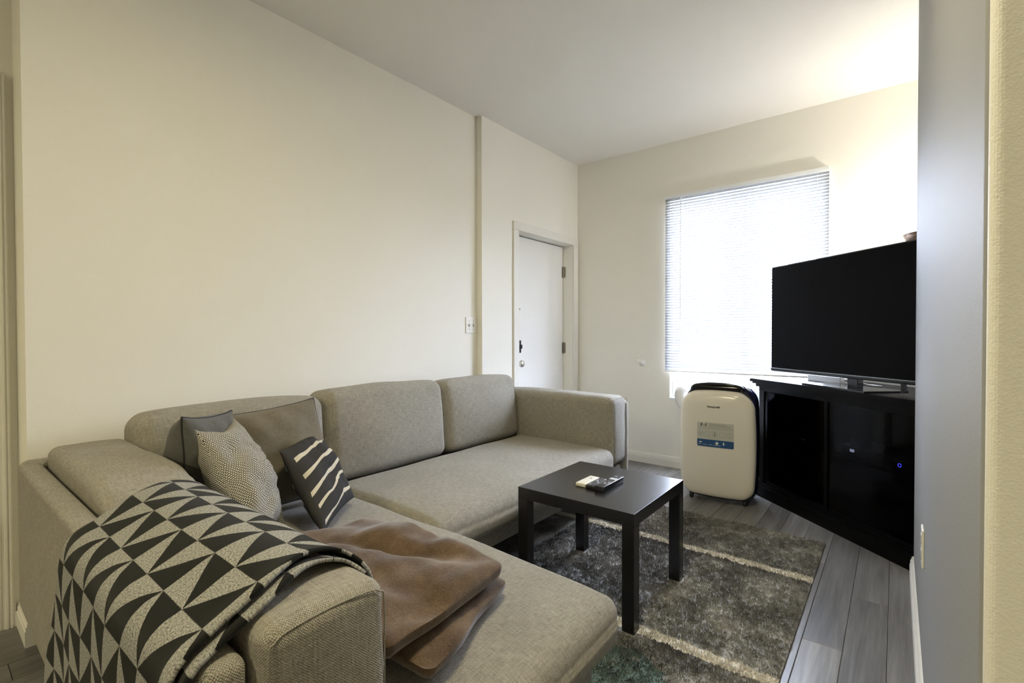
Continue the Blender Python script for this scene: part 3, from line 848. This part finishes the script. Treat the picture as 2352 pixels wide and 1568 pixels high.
m.tube(pts, .012, 10); m.build('carry_handle', M['black_gloss'], ac, True)
MB().box(-.145, .145, .040, .075, .735, .802, .012).build('handle_recess', M['black_gloss'], ac)
MB().lathe([(.004, -.016), (.016, -.011), (.022, 0), (.016, .011), (.004, .016)], (.178, .09, .775), 'y', 16).build('side_knob', M['clear'], ac, True)
MB().box(.168, .186, .085, .105, .70, .765, .003).build('knob_bracket', M['white_plastic'], ac)
for x, y in ((-.17, .08), (.17, .08), (-.17, .32), (.17, .32)):
    m = MB().lathe([(.022, -.011), (.025, -.006), (.025, .006), (.022, .011)], (x, y, .0255), 'x', 16); m.box(x - .014, x + .014, y - .010, y + .010, .038, .060)
    m.build('caster', M['black_plastic'], ac)
for s_ in (-1,):
    pass
def text_obj(txt, size, mat, par, loc, rot, name='lettering', bold=.0, shear=0., squeeze=1.):
    cu_ = bpy.data.curves.new(name, 'FONT'); cu_.body = txt; cu_.size = size; cu_.align_x = 'CENTER'; cu_.align_y = 'CENTER'; cu_.offset = bold; cu_.shear = shear
    to = bpy.data.objects.new('tmp_text', cu_); COL.objects.link(to)
    dg = bpy.context.evaluated_depsgraph_get(); me = bpy.data.meshes.new_from_object(to.evaluated_get(dg)); bpy.data.objects.remove(to, do_unlink=True)
    me.materials.clear(); me.materials.append(mat)
    o = bpy.data.objects.new(name, me); COL.objects.link(o); o.parent = par; o.location = loc; o.rotation_euler = rot; o.scale = (squeeze, 1, 1)
    return o
UP = (math.radians(90), 0, 0)
text_obj('Honeywell', .0185, M['ink'], ac, (-.015, -.0015, .660), UP, bold=.0004)
st = MB().box(-.118, .112, -.0016, .004, .438, .553); stk = st.build('sticker', M['label_grey'], ac)
MB().prism([(-.118, .395), (-.112, .389), (.106, .389), (.112, .395), (.112, .438), (-.118, .438)], lambda p, s: (p[0], -.0018 if s == 0 else .004, p[1])).build('sticker_band', M['label_blue'], ac)
text_obj('3 -1', .027, M['ink'], stk, (-.078, -.0022, .535), UP, bold=.0012, shear=.15)
m = MB()
for k, (a, b) in enumerate(((-.045, .06), (-.045, .08), (-.045, .095))):
    z = .543 - .0075 * k; m.box(a, b, -.0021, 0, z - .0013, z + .0013)
m.box(-.108, .105, -.0021, 0, .5145, .517); m.build('fine_print', M['label_line'], stk)
for k in range(5):
    cx = -.095 + .045 * k; m = MB(); n = 20
    v = []; f = []
    for r_ in (.0165, .0180):
        v += [(cx + r_ * math.cos(2 * math.pi * i / n), -.0021, .476 + r_ * math.sin(2 * math.pi * i / n)) for i in range(n)]
    f = [(i, (i + 1) % n, n + (i + 1) % n, n + i) for i in range(n)]
    m.add(v, f)
    if k == 0: m.box(cx - .007, cx + .007, -.0021, 0, .479, .482).box(cx - .007, cx + .007, -.0021, 0, .470, .473)
    if k == 2: m.box(cx - .004, cx + .003, -.0021, 0, .476, .490).box(cx - .008, cx + .008, -.0021, 0, .467, .474).box(cx - .002, cx + .003, -.0021, 0, .458, .468)
    if k == 4: m.box(cx - .006, cx + .005, -.0021, 0, .480, .483).box(cx - .004, cx + .001, -.0021, 0, .465, .468)
    m.build('pictogram', M['label_line'], stk, fix=False)
m = MB().lathe([(.0095, 0), (.0095, .0005)], (.008, -.0018, .417), 'y', 18).box(.045, .054, -.0022, 0, .408, .426, 0).box(-.105, -.088, -.0022, 0, .414, .421).box(-.112, -.09, -.0022, 0, .402, .404).box(-.08, -.055, -.0022, 0, .402, .404).box(-.045, -.020, -.0022, 0, .402, .404).box(-.012, .03, -.0022, 0, .402, .404)
m.build('band_icons', M['label_white'], ac)
# exhaust hose to the window
hp = catmull([(1.47, 3.80, .40), (1.32, 3.90, .50), (1.185, 3.97, .615), (1.165, 4.02, .68), (1.20, 4.09, .705), (1.26, 4.205, .71)], 18)
hose = MB().tube([tuple(p) for p in hp], .066, 20, lambda i: .066 if i % 2 else .061).build('exhaust_hose', M['white_plastic'], smooth=True)
hose.parent = ac; hose.matrix_parent_inverse = (Matrix.Translation(ac.location) @ Matrix.Rotation(math.radians(6), 4, 'Z')).inverted()
pnl = MB().box(WX0 + .002, WX1 - .002, D + .06, D + .085, WZ0 + .006, WZ0 + .20, .003).build('window_vent_panel', M['vinyl']); tag(pnl, 'white vent panel fitted across the bottom of the window', 'vent panel')

# ------------------------------------------------------------------ corner TV stand
P0 = Vector((1.729, 3.875, 0)); A_S = math.atan2(-.67315, .7395)
std = empty('corner_tv_stand', P0, A_S); tag(std, 'black wooden corner stand under the television', 'tv stand')
# local axes: +x along the front (left to right), +y backwards away from the room
SW = 1.19; SH = .832
def ring(o, d, back=.46):
    return [(-o, -o), (SW + o, -o), (SW + o, d), (.84 + o, back + o), (.35 - o, back + o), (-o, d)]
def slab(m, o, z0, z1, d=.11): return m.prism(ring(o, d), lambda p, s: (p[0], p[1] + .03, z0 if s == 0 else z1))
m = MB(); slab(m, .048, SH - .022, SH); slab(m, .036, SH - .034, SH - .022); slab(m, .020, SH - .055, SH - .034); m.build('stand_top', M['stand_wood'], std)
m = MB(); slab(m, .030, 0, .075); slab(m, .022, .075, .084); slab(m, .012, .084, .096); m.build('base_moulding', M['stand_wood'], std)
m = MB(); slab(m, -.002, .094, .115); m.build('bottom_panel', M['stand_wood'], std)
m = MB().box(0, .02, .03, .14, .096, SH - .055); m.build('side_panel', M['stand_wood'], std)
m = MB().box(SW - .02, SW, .03, .14, .096, SH - .055); m.build('side_panel', M['stand_wood'], std)
def angled(a, b, t=.012):
    a = Vector((*a, 0)); b = Vector((*b, 0)); nn_ = Vector((-(b - a).y, (b - a).x, 0)).normalized() * t
    return MB().prism([(a.x, a.y), (b.x, b.y), (b.x - nn_.x, b.y - nn_.y), (a.x - nn_.x, a.y - nn_.y)], lambda p, s: (p[0], p[1], .096 if s == 0 else SH - .055))
angled((0, .14), (.35, .49)).build('back_panel', M['stand_wood'], std); angled((.35, .49), (.84, .49)).build('back_panel', M['stand_wood'], std); angled((.84, .49), (SW, .14)).build('back_panel', M['stand_wood'], std)
for x0, x1 in ((0, .05), (.583, .607), (SW - .05, SW)):
    MB().box(x0, x1, .022, .042, .096, SH - .055, .002).build('stile', M['stand_wood'], std)
MB().box(0, SW, .022, .042, SH - .085, SH - .055).build('top_rail', M['stand_wood'], std)
MB().box(.585, .605, .045, .47, .115, SH - .056).build('divider', M['stand_wood'], std)
MB().box(.022, .584, .06, .18, .425, .443).build('shelf', M['stand_wood'], std)
MB().box(.606, SW - .022, .06, .18, .425, .443).build('shelf', M['stand_wood'], std)
tg = NT('darkening_glass'); tr = tg.node('ShaderNodeBsdfTransparent'); tr.inputs[0].default_value = (.42, .42, .44, 1); gl = tg.node('ShaderNodeBsdfGlossy'); gl.inputs['Roughness'].default_value = .08
mx = tg.node('ShaderNodeMixShader'); mx.inputs[0].default_value = .015; tg.link(tr.outputs[0], mx.inputs[1]); tg.link(gl.outputs[0], mx.inputs[2]); tg.link(mx.outputs[0], tg.t.nodes['Material Output'].inputs[0])
for x0, x1 in ((.052, .581), (.609, SW - .052)):  # guessed tinted doors, added to darken the shelves behind
    MB().box(x0, x1, .030, .034, .118, SH - .087).build('added_glass_door', tg.m, std)
# boxes on the right shelf
def local(name, label, cat, x, y, z):
    p = std.matrix_basis @ Vector((x, y, z)); o = empty(name, p, A_S); tag(o, label, cat); return o
std.matrix_basis = Matrix.Translation(P0) @ Matrix.Rotation(A_S, 4, 'Z')
b1 = local('set_top_box', 'black set-top box with lit digits on the stand shelf', 'set-top box', .80, .085, .4435)
MB().box(-.17, .17, 0, .09, 0, .062, .003).build('box_body', M['black_plastic'], b1)
SEG = {'5': 'afgcd', '2': 'abged'}
def digit(ch, x, z, s):
    m = MB(); w, t = s * .55, s * .15
    R = {'a': (0, w, s - t, s), 'g': (0, w, s / 2 - t / 2, s / 2 + t / 2), 'd': (0, w, 0, t), 'f': (0, t, s / 2, s), 'e': (0, t, 0, s / 2), 'b': (w - t, w, s / 2, s), 'c': (w - t, w, 0, s / 2)}
    for k in SEG[ch]:
        a, b, c, d = R[k]; m.box(x + a, x + b, -.0015, .0, z + c, z + d)
    return m
for i, ch in enumerate('522'): digit(ch, -.098 + .0100 * i, .031, .0145).build('lit_digit', M['digit'], b1)
b2 = local('media_receiver', 'black media receiver stacked on the set-top box', 'receiver', .90, .085, .5060)
MB().box(-.20, .20, 0, .09, 0, .055, .003).build('box_body', M['black_gloss'], b2)
b4 = local('game_console', 'black console with a glowing blue ring beside the set-top box', 'console', 1.065, .065, .4435)
MB().box(-.09, .07, 0, .070, 0, .0615, .004).build('box_body', M['black_gloss'], b4)
m = MB(); n = 24; v = []; f = []
for r_ in (.0068, .0105):
    v += [(-.045 + r_ * math.cos(2 * math.pi * i / n), -.0012, .036 + r_ * math.sin(2 * math.pi * i / n)) for i in range(n)]
f = [(i, (i + 1) % n, n + (i + 1) % n, n + i) for i in range(n)]
m.add(v, f); m.build('power_ring', M['ring'], b4, fix=False)
b3 = local('media_player', 'small black media player on the shelf behind the left stile', 'media player', .34, .09, .4435)
MB().box(-.11, .11, 0, .085, 0, .04, .003).build('box_body', M['black_plastic'], b3); MB().box(-.02, .02, -.001, .001, .018, .026).build('maker_plate', M['label_grey'], b3)

# ------------------------------------------------------------------ television
tvp = std.matrix_basis @ Vector((.65, .10, SH)); TVA = math.radians(-41.5)
tv = empty('flat_television', tvp, TVA); tag(tv, 'large black flat television switched off on the corner stand', 'television')
TW, TB, TT = 1.235, .058, .790
MB().box(-TW / 2, TW / 2, 0, .028, TB, TT, .004).build('cabinet', M['black_plastic'], tv)
MB().box(-TW / 2 + .008, TW / 2 - .008, -.0012, .004, TB + .024, TT - .008).build('screen', M['screen'], tv)
MB().box(-TW / 2, TW / 2, -.004, .010, TB + .004, TB + .021, .003).build('lower_bezel', M['black_gloss'], tv)
MB().box(-TW / 2 + .002, TW / 2 - .002, -.006, -.002, TB + .0175, TB + .0225, .001).build('bezel_strip', plain('smoked_silver_trim', (.30, .31, .35), .2, metal=.8), tv)
MB().box(-.36, .36, .026, .070, TB + .06, TB + .45, .015).build('rear_housing', M['black_plastic'], tv)
MB().box(.0, .072, .012, .05, .008, TB + .02, .004).build('stem', M['black_gloss'], tv)
m = MB().prism([(-.235, -.085), (.235, -.115), (.265, .13), (-.215, .14)], lambda p, s: (p[0], p[1], .0005 if s == 0 else .010)); m.build('foot_plate', M['black_gloss'], tv)
MB().box(.335, .352, -.002, .02, .012, TB + .01, .002).build('sensor_stub', M['black_plastic'], tv)

# white things behind the television stem
pb = local('power_strip', 'white power strip lying behind the television foot', 'power strip', .335, .285, SH)
MB().box(-.155, .115, -.03, .03, .0, .042, .004).build('strip_body', M['white_plastic'], pb)
for k in range(4): MB().box(-.115 + .06 * k, -.095 + .06 * k, -.012, .012, .0415, .0435).build('socket', M['label_grey'], pb)
for i in range(4):
    x = .475 + .026 * i
    pts = catmull([(x - .02, .30, SH + .02), (x + .01, .26, SH + .035 + .006 * i), (x + .045, .27, SH + .022), (x + .055, .315, SH + .008), (x + .10, .345, SH + .006)], 8)
    pts = [std.matrix_basis @ Vector(p) for p in pts]; c0 = pts[0].copy()
    o = MB().tube([p - c0 for p in pts], .0048, 8).build('white_cable', M['white_plastic'], smooth=True, loc=c0)
    tag(o, 'white cable curling behind the television stem', 'cable', 'white cables behind the television stem')

# ------------------------------------------------------------------ torchiere lamp in the corner
lp = empty('torchiere_lamp', (2.705, 3.93, 0)); tag(lp, 'tall torchiere floor lamp glowing behind the television', 'lamp')
m_b = plain('dark_bronze_metal', (.10, .055, .03), .4, metal=.6)
MB().lathe([(.02, .0), (.125, .0), (.125, .012), (.11, .02), (.02, .03)], (0, 0, 0), 'z', 32).build('lamp_base', m_b, lp, True)
MB().tube([(0, 0, .02), (0, 0, 1.66)], .011, 12).build('lamp_pole', m_b, lp, True)
prof = [(.02, 1.64), (.06, 1.648), (.11, 1.672), (.150, 1.708), (.172, 1.752), (.166, 1.752), (.144, 1.712), (.105, 1.680), (.055, 1.658), (.012, 1.652)]
v = []; f = []; n = 40
for (r_, z) in prof: v += [(r_ * math.cos(2 * math.pi * i / n), r_ * math.sin(2 * math.pi * i / n), z) for i in range(n)]
f = [(k * n + i, k * n + (i + 1) % n, (k + 1) * n + (i + 1) % n, (k + 1) * n + i) for k in range(len(prof) - 1) for i in range(n)]
mesh_obj('lamp_shade', v, f, m_b, lp, True)
MB().lathe([(.006, 1.655), (.012, 1.66), (.018, 1.668), (.012, 1.676), (.006, 1.68)], (0, 0, 0), 'z', 16).build('light_bulb', M['bulb'], lp, True)
ld = bpy.data.lights.new('torchiere_light', 'POINT'); ld.energy = LAMP_W; ld.color = (1.0, .97, .90); ld.shadow_soft_size = .028
lo = bpy.data.objects.new('torchiere_light', ld); COL.objects.link(lo); lo.parent = lp; lo.location = (0, 0, 1.785)

# ------------------------------------------------------------------ added fill fixtures, out of view overhead and behind the camera
cd = NT('opal_glass'); cd.set((.8, .78, .72), .4); cd.b.inputs['Emission Color'].default_value = (1, .9, .73, 1); cd.b.inputs['Emission Strength'].default_value = 4.0
def fill_fixture(x, y, watts, label):
    cl = empty('fill_ceiling_light', (x, y, HC)); tag(cl, label, 'ceiling light')
    MB().lathe([(.20, -.02), (.20, 0)], (0, 0, 0), 'z', 32).build('mounting_plate', M['white_plastic'], cl)
    MB().lathe([(.185, -.02), (.18, -.05), (.15, -.08), (.09, -.10), (.01, -.108)], (0, 0, 0), 'z', 32).build('glass_dome', cd.m, cl, True)
    cdl = bpy.data.lights.new('fill_fixture_light', 'AREA'); cdl.shape = 'DISK'; cdl.size = .40; cdl.energy = watts; cdl.color = (1.0, .89, .57)
    co = bpy.data.objects.new('fill_fixture_light', cdl); COL.objects.link(co); co.parent = cl; co.location = (0, 0, -.115)
fill_fixture(1.6, -2.9, REAR_FILL_W, 'added round fill light on the unseen ceiling of the room behind')
fill_fixture(1.95, .80, ROOM_FILL_W, 'added round fill light above the chaise, out of view')
